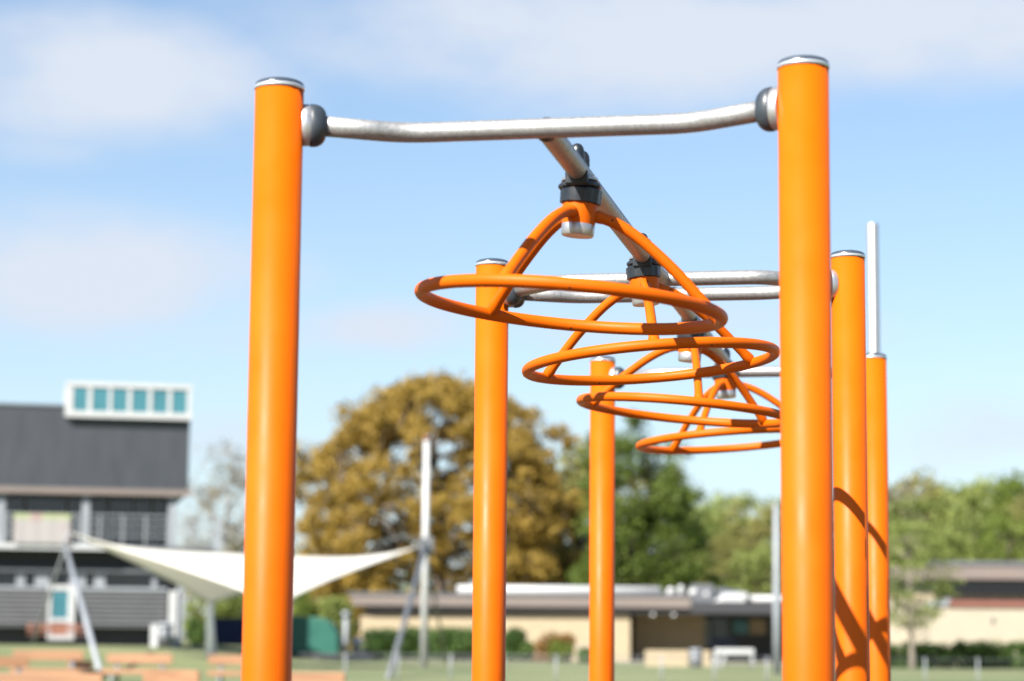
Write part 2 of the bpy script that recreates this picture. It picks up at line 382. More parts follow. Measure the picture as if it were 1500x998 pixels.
def crossbar(k, side):
    """one bowed galvanised bar between the posts of row k; side=+1 bows away, -1 toward the camera"""
    y0 = k * BAY; dmid = {(0, 1): .125, (1, -1): -.185, (1, 1): .12, (2, -1): -.17}[(k, side)]
    th = R_(22) * side
    pts = []
    xp, yp = SPAN / 2, y0
    def endpt(s, d): return Vector((s * (xp - math.cos(th) * d), yp + math.sin(th) * d, BARZ))
    ybend = y0 + dmid; 
    a = endpt(-1, .088); bpt = Vector((-.305, ybend, BARZ)); c_ = Vector((.305, ybend, BARZ)); d_ = endpt(1, .088)
    def fillet(p0, p1, p2, r=.055, n=9):
        u, v = (p0 - p1).normalized(), (p2 - p1).normalized(); q0, q2 = p1 + u * r, p1 + v * r
        return [(1 - t) ** 2 * q0 + 2 * t * (1 - t) * p1 + t * t * q2 for t in [i / (n - 1) for i in range(n)]]
    path = [a] + fillet(a, bpt, c_) + [Vector((0, ybend, BARZ))] + fillet(bpt, c_, d_) + [d_]
    b = MB(); b.tube(path, .0215, 28)
    bar = FB(b, 'crossbar', GALV)
    for s in (-1, 1):
        ang = (PI if s > 0 else 0) + (-1 if s > 0 else 1) * th
        M = Matrix.Translation((s * xp, yp, BARZ)) @ Matrix.Rotation(ang, 4, 'Z') @ Matrix.Rotation(PI / 2, 4, 'Y')
        # local z runs outward from the post; oval stretched vertically
        S_ = Matrix.Diagonal((1.0, .74, 1, 1))
        b = MB(); b.lathe([(.026, .030), (.026, .046), (.042, .0465), (.0445, .0495), (.0445, .062), (.043, .066)], M @ S_, 40)
        FB(b, 'bracket_plate', ALU, bar, sharp=50)
        b = MB(); b.lathe([(.0435, .0655), (.0455, .068), (.0455, .076), (.044, .083), (.0405, .090), (.035, .0955), (.029, .0985), (.0245, .0995)], M @ S_, 40)
        FB(b, 'rubber_cup', CUP, bar, sharp=60)
        b = MB()
        b.lathe([(.007, 0), (.0075, .004), (.0045, .0065)], Matrix.Translation((s * xp, yp, BARZ)) @ Matrix.Rotation(ang, 4, 'Z') @ Matrix.Translation((.04, -.0, -.052)) @ Matrix.Rotation(PI / 2, 4, 'Y'), 16)
    return ybend
ya = crossbar(0, 1); yb = crossbar(1, -1); yc = crossbar(1, 1); yd = crossbar(2, -1)
for y0, y1 in ((ya, yb), (yc, yd)):
    b = MB(); b.tube([(0, y0 + .004, BARZ), (0, (y0 + y1) / 2, BARZ), (0, y1 - .004, BARZ)], .0242, 28, caps=False)
    for yy, sg in ((y0, 1), (y1, -1)):   # weld collar
        b.tube([(0, yy + sg * .012, BARZ), (0, yy + sg * .022, BARZ), (0, yy + sg * .027, BARZ)], [.0268, .0262, .0243], 28, caps=False)
    FB(b, 'top_beam', GALV)

# ------------------------------------------------------------------ spinning rings
RR, RT, LEGR = .3435, .0148, .0132
def spinner(y, tilt, a0, label, dz=0, dx=0):
    pz = CAMZ + .985 + dz
    root = empty('spinner_ring', SP(dx, y, pz), label, 'spinner ring', 'spinning rings hung under the climbing frame', rot=(0, 0, YAW))
    # fixed clamp: saddle below the beam, plate, bolts above (stay square to the beam)
    bz = BARZ - pz
    b = MB()
    b.box(-.026, .026, -.052, .052, bz - .034, bz - .004)
    b.lathe([(.046, .0485), (.0505, .051), (.0500, .057), (.042, .064), (.034, .0685)], Matrix.Rotation(.3, 4, 'Z'), 12, smooth=False)
    FB(b, 'saddle_clamp', RUBBER, root, bevel=.002)
    b = MB(); b.lathe([(.036, .0655), (.0435, .0665), (.041, .074), (.030, .080)], None, 24)
    FB(b, 'clamp_flange', ALU, root, bevel=.001)
    for sy in (-.040, .040):
        b = MB(); z0 = bz + .018
        b.lathe([(.0150, z0), (.0165, z0 + .006), (.0165, z0 + .022), (.0145, z0 + .032), (.010, z0 + .039), (.004, z0 + .042)], Matrix.Translation((0, sy, 0)), 24)
        FB(b, 'bolt_cap', RUBBER, root, sharp=60)
    # rotating assembly, tilted about the pivot
    TM = Matrix.Rotation(tilt, 4, 'Y')
    b = MB()
    b.lathe([(.0435, .013), (.0465, .015), (.0475, .044), (.045, .048)], TM, 48, smooth=False, rmod=lambda a: 1 + .018 * (1 if int(round(a / (2 * PI) * 48)) % 4 < 2 else -1))
    FB(b, 'knurled_ring', RUBBER, root)
    b = MB(); b.lathe([(.0405, .014), (.041, .006), (.0395, -.012), (.0380, -.034)], TM, 48)
    FB(b, 'hub', ORANGE, root, sharp=50)
    b = MB(); b.lathe([(.0375, -.0335), (.0382, -.0345), (.0374, -.058), (.0355, -.0605)], TM, 48)
    FB(b, 'hub_collar', ALU, root, sharp=50)
    ring_pts = [TM @ Vector((RR * math.cos(2 * PI * i / 120), RR * math.sin(2 * PI * i / 120), -.2225)) for i in range(120)]
    b = MB(); b.tube(ring_pts, RT, 20, closed=True)
    b.m = 1
    for i in range(6):      # small drain holes
        a = R_(a0 + 25 + 60 * i); er = Vector((math.cos(a), math.sin(a), 0))
        dirv = (er * .8 * (-1 if i % 2 else 1) + Vector((0, 0, -.6))).normalized()
        c = er * RR + Vector((0, 0, -.2225)) + dirv * (RT - .0022)
        b.lathe([(.0024, 0), (.0024, .0026)], TM @ Matrix.Translation(c) @ dirv.to_track_quat('Z', 'Y').to_matrix().to_4x4(), 12)
    ring = FB(b, 'ring', [ORANGE, HOLE], root)
    for j in range(3):
        a = R_(a0 + 120 * j); er = Vector((math.cos(a), math.sin(a), 0))
        prof = [(.022, -.009), (.050, -.0125), (.082, -.021), (.115, -.036), (.15, -.057), (.19, -.086), (.235, -.122), (.28, -.163), (.315, -.196), (.343, -.2225)]
        # smooth with Catmull-Rom
        P = [Vector((r, 0, z)) for r, z in prof]; sm = []
        for i in range(len(P) - 1):
            p0, p1, p2, p3 = P[max(i - 1, 0)], P[i], P[i + 1], P[min(i + 2, len(P) - 1)]
            for t in (0, .25, .5, .75):
                sm.append(.5 * ((2 * p1) + (p2 - p0) * t + (2 * p0 - 5 * p1 + 4 * p2 - p3) * t * t + (3 * p1 - p0 - 3 * p2 + p3) * t ** 3))
        sm.append(P[-1])
        RZ = Matrix.Rotation(a, 4, 'Z')
        nl = len(sm); b = MB(); b.tube([TM @ RZ @ p for p in sm], [LEGR * (1.16 if i in (nl - 4, nl - 3) else 1.05 if i == nl - 5 else 1.12 if i in (3, 4) else 1) for i in range(nl)], 18)
        b.m = 1
        for (r, z, nx, nz_) in ((.078, -.0195, 0, 0), (.318, -.199, 0, 0)):
            dirv = Vector((-.15, -1 if j != 1 else 1, .15)).normalized() if r < .1 else Vector((-.75, 0, -.66)).normalized()
            c = Vector((r, 0, z)) + dirv * (LEGR - .0022)
            b.lathe([(.0024, 0), (.0024, .0026)], TM @ RZ @ Matrix.Translation(c) @ dirv.to_track_quat('Z', 'Y').to_matrix().to_4x4(), 12)
        FB(b, 'leg', [ORANGE, HOLE], root)
    return root
spinner(.585, .0885, 14, 'largest and nearest orange spinning ring, tilted down to the right', .0, 0)
spinner(1.7366, -.0798, 39, 'second nearest orange spinning ring, directly behind the front one', .012, 0)
spinner(2.930, .0931, 44, 'third orange spinning ring from the front, tilted down to the right', .0, 0)
spinner(4.140, -.0733, 16, 'lowest and farthest orange spinning ring, its right edge behind the front right post', .010, 0)

# tall galvanised pole beyond the frame
p = at(1278, 328, 14.5)
b = MB(); b.tube([(0, 0, -.1), (0, 0, 2), (0, 0, p.z - .004), (0, 0, p.z)], [.037, .037, .037, .034], 32)
o = b.build('steel_pole', GALV, loc=(AX(1277, 14.5, 600) + .02, 14.5, 0)); tag(o, 'tall pale galvanised pole rising behind the far right orange post', 'pole')

# ------------------------------------------------------------------ sail shade
def sail():
    MY = 78
    mx = at(622, 900, MY)
    zt = AZ(621, 645, MY); zb = gz(mx.x, MY)
    root = empty('mast', (mx.x, MY, zb), 'tall white mast with a red tip holding the right corner of the sail', 'mast')
    b = MB(); b.tube([(0, 0, -.1), (0, 0, 4), (0, 0, zt - zb)], [.13, .12, .10], 20); b.build('pole', WHITEP, root)
    b = MB(); b.tube([(0, 0, zt - zb - .02), (0, 0, zt - zb + .16)], [.103, .09], 20); b.build('tip', REDBR, root)
    tp = at(624, 800, MY) - Vector((mx.x, MY, zb))
    for px, py in ((568, 1000), (655, 872)):
        YY = 62 if py > 990 else 96
        e = at(px, py, YY); e.z = gz(e.x, YY) - .05
        d = e - Vector((mx.x, MY, zb))
        b = MB(); b.tube([tp + Vector((.0, 0, .1)), tp * .5 + d * .5, d], .085 if py > 990 else .05, 10); b.build('stay', MIDGREY, root)
    b = MB(); b.box(-.2, .28, -.2, .2, tp.z - .25, tp.z + .3); b.build('corner_plate', MIDGREY, root, bevel=.03)
    A = at(101, 779, 80); B = at(613, 800, 77.8)
    Nn = at(408, 884, 73.5); C = at(308, 884, 83)
    nu = 40; v = []
    for i in range(nu + 1):
        for j in range(nu + 1):
            u, w_ = i / nu, j / nu
            # pinch the edges inward (catenary-cut edges)
            kk = .03
            uu = u + kk * (.5 - u) * 4 * w_ * (1 - w_) * (1 - 0 * u) * (abs(2 * u - 1) ** .0)
            ww = w_ + kk * (.5 - w_) * 4 * u * (1 - u)
            P = A * ((1 - uu) * (1 - ww)) + Nn * (uu * (1 - ww)) + B * (uu * ww) + C * ((1 - uu) * ww)
            P.z += .95 * 4 * uu * (1 - uu) * 4 * ww * (1 - ww) * .6
            v.append(P)
    n = nu + 1
    b = MB(); b.quad_faces(v, [(i * n + j, (i + 1) * n + j, (i + 1) * n + j + 1, i * n + j + 1) for i in range(nu) for j in range(nu)], True)
    o = b.build('shade_sail', SAILM); so = o.modifiers.new('thick', 'SOLIDIFY'); so.thickness = .02
    tag(o, 'large white four-cornered shade sail stretched between masts', 'shade sail')
    # support poles of the low corners
    for P, lab in ((Nn, 'thin pale pole under the near low corner of the sail'), (C, 'thicker white forked pole under the far low corner of the sail')):
        g = gz(P.x, P.y)
        r = empty('sail_pole', (P.x, P.y, g), lab, 'pole')
        if P is C:
            b = MB(); b.tube([(-.0, 0, P.z - g), (.03, -.2, (P.z - g) * .5), (.08, -.4, -.15)], [.13, .13, .14], 12); b.build('pole', POLEW, r)
            b = MB(); b.tube([(-.12, 0.15, P.z - g - .05), (.06, .1, 1.4), (.26, .0, -.15)], .06, 12); b.build('brace', POLEW, r)
        else:
            b = MB(); b.tube([(0, 0, P.z - g), (0.05, 0, 1.5), (.1, -.3, -.1)], .055, 12); b.build('pole', GREYP, r)
    # A-frame mast holding the left corner
    g = gz(A.x, 80)
    r = empty('sail_trestle', (A.x, 80, g), 'grey A-frame of leaning poles holding the left corner of the sail', 'mast')
    O = Vector((A.x, 80, g)); top = at(96, 800, 80) - O
    for (px, py, YY, rad) in ((150, 1000, 62, .085), (47, 945, 88, .045)):
        e = at(px, py, YY); e.z = gz(e.x, YY) - .1; e = e - O
        b = MB(); b.tube([top, top * .5 + e * .5, e], [rad, rad, rad], 10); b.build('leg', GREYP, r)
    b = MB(); b.tube([top + Vector((-.05, 0, -.2)), top + Vector((.0, 0, .25)), A - O], .05, 8); b.build('corner_link', GREYP, r)
sail()

# ------------------------------------------------------------------ left building
def left_building():
    Y = 95.; m = FPX / Y * 1.0
    P0 = at(269.5, 945, Y); g = 1.08
    ax = lambda px: (px - 275) / 34.6 / .975 / 1.055
    zz = lambda py: CAMZ + (939.3 - py) / 34.75 - g
    root = empty('school_building', (P0.x, Y, g), 'dark grey two-storey building with a white glazed rooftop box at left', 'building', rot=(0, 0, R_(12)))
    xl = -26.
    b = MB(); b.box(xl, 0, 0, 14, zz(727), zz(605)); b.build('upper_wall', SLATEP, root)
    b = MB(); b.box(xl, .12, -.12, 0 - .003, zz(731), zz(722)); b.build('lower_trim', BROWNG, root)
    b = MB(); b.box(xl, .05, -.05, 14, zz(605) , zz(602)); b.build('roof_edge', MIDGREY, root)
    # set-back upper floor
    b = MB(); b.box(xl, -.5, 1.6, 13, zz(806), zz(727) - .003); b.build('recess_wall', DARK, root)
    for px0, px1 in ((12, 36), (40, 98), (102, 119), (134, 158), (163, 196), (199, 224), (228, 249)):
        b = MB(); x0, x1 = ax(px0), ax(px1)
        b.box(x0, x1, 1.53, 1.595, zz(803), zz(729)); wv = b.build('window', GREYP, root)
        b = MB(); b.box(x0 + .07, x1 - .07, 1.49, 1.528, zz(801), zz(768)); b.box(x0 + .07, x1 - .07, 1.49, 1.528, zz(765), zz(731)); b.build('pane', GLASS, wv)
    for px in (4, 126, 253):
        b = MB(); b.box(ax(px) - .16, ax(px) + .16, .15, .5, zz(806) + .003, zz(727) - .003); b.build('column', GREYP, root)
    # balcony
    b = MB(); b.box(xl, ax(158), -1.0, 1.6, zz(812), zz(804)); b.build('balcony_slab', WHITEP, root)
    b = MB(); b.box(ax(158), ax(322), -.98, 1.6, zz(811), zz(805)); b.build('balcony_slab', MIDGREY, root)
    rl = MB()
    for i, py in enumerate((762, 772, 782, 792)): rl.box(xl, ax(318), -.95, -.92, zz(py) - .025, zz(py) + .025)
    for px in list(range(-250, 300, 33)): rl.box(ax(px) - .03, ax(px) + .03, -.95, -.90, zz(805), zz(762))
    rl.build('railing', GREYP, root)
    b = MB(); b.box(ax(318) - .16, ax(318) + .16, -1.0, -.7, zz(811), zz(766)); b.build('end_post', GREYP, root)
    # ground floor
    b = MB(); b.box(xl, -.35, .2, 13.5, -.2, zz(812)); b.build('ground_floor_wall', DARK, root)
    b = MB(); b.box(xl, ax(247), -.35, .19, zz(921), zz(869)); b.build('slat_wall', SLAT, root)
    b = MB(); b.box(xl, ax(247), -.40, .19, zz(869) + .003, zz(864)); b.build('sill_band', GREYP, root)
    b = MB(); b.box(xl, ax(247), -.38, .19, zz(843), zz(838)); b.build('lintel_band', MIDGREY, root)
    for px0, px1 in ((-60, -30), (0 - 12, 28), (43, 55), (78, 104), (130, 140), (158, 225), (232, 246)):
        b = MB(); b.box(ax(px0), ax(px1), .05, .185, zz(864), zz(844)); b.build('window', GLASS, root)
    for px0, px1 in ((-30, -14), (29, 42), (56, 77), (105, 129), (141, 157), (225, 232)):
        b = MB(); b.box(ax(px0), ax(px1), -.2, .184, zz(863), zz(844)); b.build('window_post', GREYP, root)
    b = MB(); b.box(ax(250), ax(262), -.6, -.2, -.1, zz(868)); b.build('column', WHITEP, root)
    b = MB(); b.box(ax(263), ax(271), -.5, .1, -.1, zz(812)); b.build('column', GREYP, root)
    # rooftop glazed box
    rb = MB(); x0, x1 = ax(91), ax(275) + .05
    rb.box(x0, x1, -.30, 5.0, zz(620), zz(611)); rb.box(x0, x1, -.30, 5.0, zz(576), zz(569))
    mull = [91, 102, 123, 129.5, 153.5, 158.5, 181.5, 187.5, 211.5, 217.5, 240.5, 246.5, 269, 275.5]
    for i in range(0, 14, 2): rb.box(ax(mull[i]), ax(mull[i + 1]), -.27, 4.9, zz(611) + .001, zz(576) - .001)
    box = rb.build('rooftop_box', WHITEP, root)
    for i in range(1, 13, 2):
        b = MB(); b.box(ax(mull[i]) + .002, ax(mull[i + 1]) - .002, -.24, 4.8, zz(611) + .004, zz(576) - .004); b.build('pane', TEALG, box)
    # white door with two panes
    d = MB(); x0, x1 = ax(76), ax(115)
    d.box(x0, x0 + .14, -.6, -.42, zz(940), zz(862)); d.box(x1 - .3, x1, -.6, -.42, zz(940), zz(862))
    d.box(x0 + .14, x1 - .3, -.59, -.43, zz(870), zz(862)); d.box(x0 + .14, x1 - .3, -.59, -.43, zz(915), zz(909)); d.box(x0 + .14, x1 - .3, -.59, -.43, zz(940), zz(933))
    dd = d.build('door', WHITEP, root, bevel=.02)
    b = MB(); b.box(x0 + .141, x1 - .301, -.54, -.48, zz(909) + .01, zz(870) - .01); b.build('pane', TEALG, dd)
    b = MB(); b.box(x0 + .141, x1 - .301, -.54, -.48, zz(933) + .01, zz(915) - .01); b.build('kick_panel', WOODD, dd)
    # banner on the railing
    b = MB(); nseg = 12; v = []
    for i in range(nseg + 1):
        x = ax(23) + (ax(104) - ax(23)) * i / nseg
        for zc in (zz(805) + .02, zz(762)): v.append((x, -1.10 - .006 * math.sin(i * 1.9), zc))
    b.quad_faces(v, [(2 * i, 2 * i + 2, 2 * i + 3, 2 * i + 1) for i in range(nseg)])
    o = b.build('banner', BANNER); so = o.modifiers.new('t', 'SOLIDIFY'); so.thickness = .01
    o.location = root.location; o.rotation_euler = root.rotation_euler
    tag(o, 'pale printed banner with a yellow-green top edge on the balcony railing', 'banner')
    # things at the foot of the wall
    Mr = Matrix.Translation(root.location) @ Matrix.Rotation(R_(12), 4, 'Z')
    p = Mr @ Vector((ax(243), -1.3, 0)); r = empty('litter_bin', p, 'grey litter bin at the right end of the slatted wall', 'bin')
    b = MB(); b.tube([(0, 0, -.05), (0, 0, .8)], [.30, .33], 20); b.build('body', MIDGREY, r)
    b = MB(); b.tube([(0, 0, .8), (0, 0, .88), (0, 0, .95)], [.36, .36, .2], 20); b.build('lid', GREYP, r)
    p = Mr @ Vector((ax(229), -1.4, 0)); r = empty('litter_bin', p, 'white slim litter bin just left of the grey one', 'bin')
    b = MB(); b.box(-.15, .15, -.15, .15, -.05, .85); b.build('body', WHITEP, r, bevel=.02)
    b = MB(); b.box(-.17, .17, -.17, .17, .853, .9); b.build('lid', GREYP, r, bevel=.01)
    p = Mr @ Vector((ax(90), -1.5, 0)); r = empty('bench', p, 'low red-brown wooden bench in front of the white door', 'bench', rot=(0, 0, R_(12)))
    b = MB()
    for i in range(3): b.box(-1.2, 1.2, -.22 + .15 * i, -.09 + .15 * i, .42, .47)
    b.build('seat', WOODD, r, bevel=.008)
    b = MB()
    for i in range(2): b.box(-1.2, 1.2, .24, .28, .58 + .16 * i, .70 + .16 * i)
    b.build('backrest', WOODD, r, bevel=.008)
    for sx in (-1, 1):
        b = MB(); b.box(sx * .95 - .04, sx * .95 + .04, -.2, .2, -.05, .418); b.box(sx * .95 - .04, sx * .95 + .04, .2, .238, -.05, .85); b.build('leg', DARK, r)
left_building()

# ------------------------------------------------------------------ low building in the middle
def low_building():
    Y = 116.; mp = FPX / Y
    g = .42
    xx = lambda px: (px - 750) / mp + .0
    zz = lambda py: CAMZ + (942 - py) / mp - g
    root = empty('school_building', (0, Y, g), 'long low cream brick building with a brown flat roof and white skylight strip', 'building')
    x0, xr = xx(516), xx(1012); xe = xx(1215)
    b = MB()
    b.prism([(x0 + .25, zz(889)), (xr, zz(889)), (xr, zz(871)), (x0, zz(871))], -.5, 12); rf = b.build('roof', BROWNG, root)
    b = MB(); b.box(x0 - .05, xr, -.56, -.45, zz(873), zz(869.5)); b.build('roof_trim', MIDGREY, rf)
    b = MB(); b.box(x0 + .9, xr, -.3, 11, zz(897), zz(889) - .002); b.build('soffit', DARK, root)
    b = MB(); b.box(xr + .003, xe, -.6, 12, zz(897), zz(880)); b.build('roof', DARK, root)
    b = MB(); b.box(xx(533), xx(925), 0, 11, -.3, zz(897) - .002); b.build('wall', CREAM, root)
    b = MB(); b.box(xx(533) - .02, xx(925) , -.03, -.002, zz(904), zz(897) - .004); b.build('eaves_band', TAN, root)
    b = MB(); b.box(xx(925) + .003, xx(936), 4.5, 11, -.3, zz(897) - .002); b.build('recess', DARK, root)
    b = MB(); b.box(xx(936) + .003, xx(1041), 3.2, 11, -.3, zz(897) - .002); b.build('wall', TAN, root)
    b = MB(); b.box(xx(1041) + .003, xe, 4.0, 11, -.3, zz(897) - .002); b.build('wall', DARK, root)
    for px0, px1, py0, py1, m_ in ((1043, 1052, 945, 902, GREYP), (1056, 1080, 930, 902, GLASS), (1086, 1108, 925, 905, TEALG), (1111, 1135, 925, 903, TAN), (1152, 1175, 925, 903, GLASS)):
        b = MB(); b.box(xx(px0), xx(px1), 3.9, 3.997, zz(py0), zz(py1)); b.build('window', m_, root)
    b = MB(); b.box(xx(1052), xx(1090), 3.8, 3.89, zz(952), zz(931)); b.build('panel', NAVY, root)
    # roof lights and plant
    b = MB()
    za = zz(870); zc = zz(857)
    b.tube([(xx(672), 1.5, zz(864)), (xx(820), 1.5, zz(864)), (xx(972), 1.5, zz(864))], .24, 16); s_ = b.build('skylight', WHITEP, root)
    b = MB(); b.box(xx(740), xx(1000), 1.9, 4.5, za, zz(866)); b.build('roof_sheet', GREYP, root)
    for px, wd, h0 in ((985, 12, 862), (1000, 9, 859), (1018, 14, 864), (1037, 8, 868)):
        b = MB(); b.tube([(xx(px), .4, za), (xx(px), .4, zz(h0)), (xx(px), .4, zz(h0) + .12)], [wd / 2 / mp, wd / 2 / mp, wd / 4 / mp], 14); b.build('roof_vent', WHITEP, root)
    b = MB(); b.box(xx(1020), xx(1052), 2, 4, zz(882), zz(853)); b.box(xx(1050), xx(1075), 2.4, 4, zz(882), zz(858)); b.build('air_handler', MIDGREY, root, bevel=.04)
    b = MB(); b.box(xx(1068), xx(1092), 2.0, 4, zz(882), zz(861)); b.build('air_handler', NAVY, root, bevel=.04)
    b = MB(); b.prism([(xx(1050), zz(880) + .003), (xx(1092), zz(880) + .003), (xx(1096), zz(866)), (xx(1066), zz(866))], -.3, 3); b.build('duct', WHITEP, root, bevel=.05)
    b = MB(); b.tube([(xx(1096), .2, zz(875)), (xx(1150), .2, zz(875)), (xx(1212), .2, zz(876))], .18, 14); b.build('duct', WHITEP, root)
    for px in (958, 988):
        b = MB(); b.lathe([(.09, 0), (.12, .05), (.06, .14)], Matrix.Translation((xx(px), -.25, zz(897) - .14)), 12); b.build('soffit_lamp', WHITEP, root)
    # low cream wall in front
    Y2 = 90.; m2 = FPX / Y2; X = lambda px: (px - 750) / m2; Z = lambda py: CAMZ + (943 - py) / m2
    b = MB(); b.box(X(947), X(1009), 0, .25, .2, Z(951)); b.box(X(1030), X(1042), .0, .25, .2, Z(951)); b.box(X(1009) + .002, X(1030) - .002, .05, .2, .2, Z(953))
    o = b.build('garden_wall', CREAM, loc=(0, Y2, 0)); tag(o, 'short low cream wall standing before the shaded brick wall', 'wall')
    r = empty('litter_bin', ((X(1017)), Y2 - 1.2, .42), 'tall grey round bin in front of the low cream wall', 'bin')
    b = MB(); b.tube([(0, 0, -.1), (0, 0, .62)], .25, 20); b.build('body', MIDGREY, r)
    b = MB(); b.tube([(0, 0, .62), (0, 0, .68), (0, 0, .74)], [.27, .27, .18], 20); b.build('lid', GREYP, r)
    # white table
    Y3 = 86.; m3 = FPX / Y3; xc = (1076 - 750) / m3; hw = 28 / m3
    g3 = gz(xc, Y3); zt = CAMZ + (944 - 949) / m3 - g3
    r = empty('table', (xc, Y3, g3), 'white table with slim legs standing on the grass before the dark glazing', 'table')
    b = MB(); b.box(-hw, hw, -.35, .35, zt - .22, zt); b.build('table_top', WHITEP, r, bevel=.04)
    for sx, sl in ((-.92, 0), (-.45, -.18), (.92, 0)):
        for sy in (-.25, .25):
            b = MB(); b.tube([(sx * hw, sy, zt - .2), (sx * hw + sl * .5, sy, .3), (sx * hw + sl, sy, -.05)], .05, 8); b.build('leg', WHITEP, r)
low_building()

# ------------------------------------------------------------------ building at right
def right_building():
    Y = 104.; mp = FPX / Y; g = .42
    xx = lambda px: (px - 750) / mp
    zz = lambda py: CAMZ + (946.5 - py) / mp - g
    root = empty('school_building', (0, Y, g), 'cream walled building at right with a wide brown flat roof', 'building')
    b = MB(); b.box(xx(1355), xx(1720), -1, 14, zz(849), zz(828)); b.box(xx(1290), xx(1355) - .002, .4, 14, zz(849), zz(830)); rf = b.build('roof', BROWNG, root)
    b = MB(); b.box(xx(1354), xx(1720), -1.06, -.9, zz(829), zz(823)); b.build('roof_trim', MIDGREY, rf)
    b = MB(); b.box(xx(1296), xx(1700), .8, 13, zz(869), zz(849) - .002); b.build('window_band', GLASS, root)
    b = MB(); b.box(xx(1296), xx(1700), .7, 13, -.3, zz(869) - .003); b.build('wall', CREAM2, root)
    b = MB(); b.box(xx(1342), xx(1700), -3.0, .69, -.3, zz(890)); an = b.build('annex_wall', CREAM2, root)
    b = MB(); b.box(xx(1370), xx(1700), -3.1, .692, zz(890) + .002, zz(881)); b.build('coping', REDBR, an)
    b = MB(); b.prism([(xx(1345), zz(889)), (xx(1368), zz(889)), (xx(1374), zz(878)), (xx(1350), zz(881))], -3.1, -1); b.build('flashing', GREYP, an)
    b = MB(); b.box(xx(1296), xx(1700), .66, .697, zz(880), zz(870)); b.build('wall_band', CREAM, root)
    b = MB(); b.box(xx(1430), xx(1434), -3.06, -3.003, zz(912), zz(905)); b.build('wall_lamp', MIDGREY, an)
right_building()

# ------------------------------------------------------------------ trees and shrubs
rng = np.random.default_rng(7)
def leaves_mesh(name, centers, radii, per, leaf, m, flat=.75):
    C = np.repeat(np.array(centers), per, 0); Rd = np.repeat(np.array(radii), per)
    n = len(C)
    d = rng.normal(size=(n, 3)); d /= np.linalg.norm(d, axis=1)[:, None]
    rad = 1.2 * Rd * rng.random(n) ** .65
    P = C + d * rad[:, None] * np.array([1, 1, flat])
    nn = d * .6 + rng.normal(size=(n, 3)) * .8 + np.array([0, 0, .5]); nn /= np.linalg.norm(nn, axis=1)[:, None]
    u = np.cross(nn, rng.normal(size=(n, 3))); u /= np.linalg.norm(u, axis=1)[:, None]; v = np.cross(nn, u)
    s = leaf * (.6 + .8 * rng.random(n))[:, None]
    quad = np.stack([P - u * s * .5, P + v * s * .35 , P + u * s * .5, P - v * s * .35], 1).reshape(-1, 3)
    me = bpy.data.meshes.new(name)
    me.vertices.add(4 * n); me.vertices.foreach_set('co', quad.ravel().astype(np.float32))
    me.loops.add(4 * n); me.loops.foreach_set('vertex_index', np.arange(4 * n, dtype=np.int32))
    me.polygons.add(n); me.polygons.foreach_set('loop_start', np.arange(0, 4 * n, 4, dtype=np.int32))
    me.polygons.foreach_set('loop_total', np.full(n, 4, dtype=np.int32))
    me.materials.append(m); me.update(calc_edges=True); me.validate()
    return me
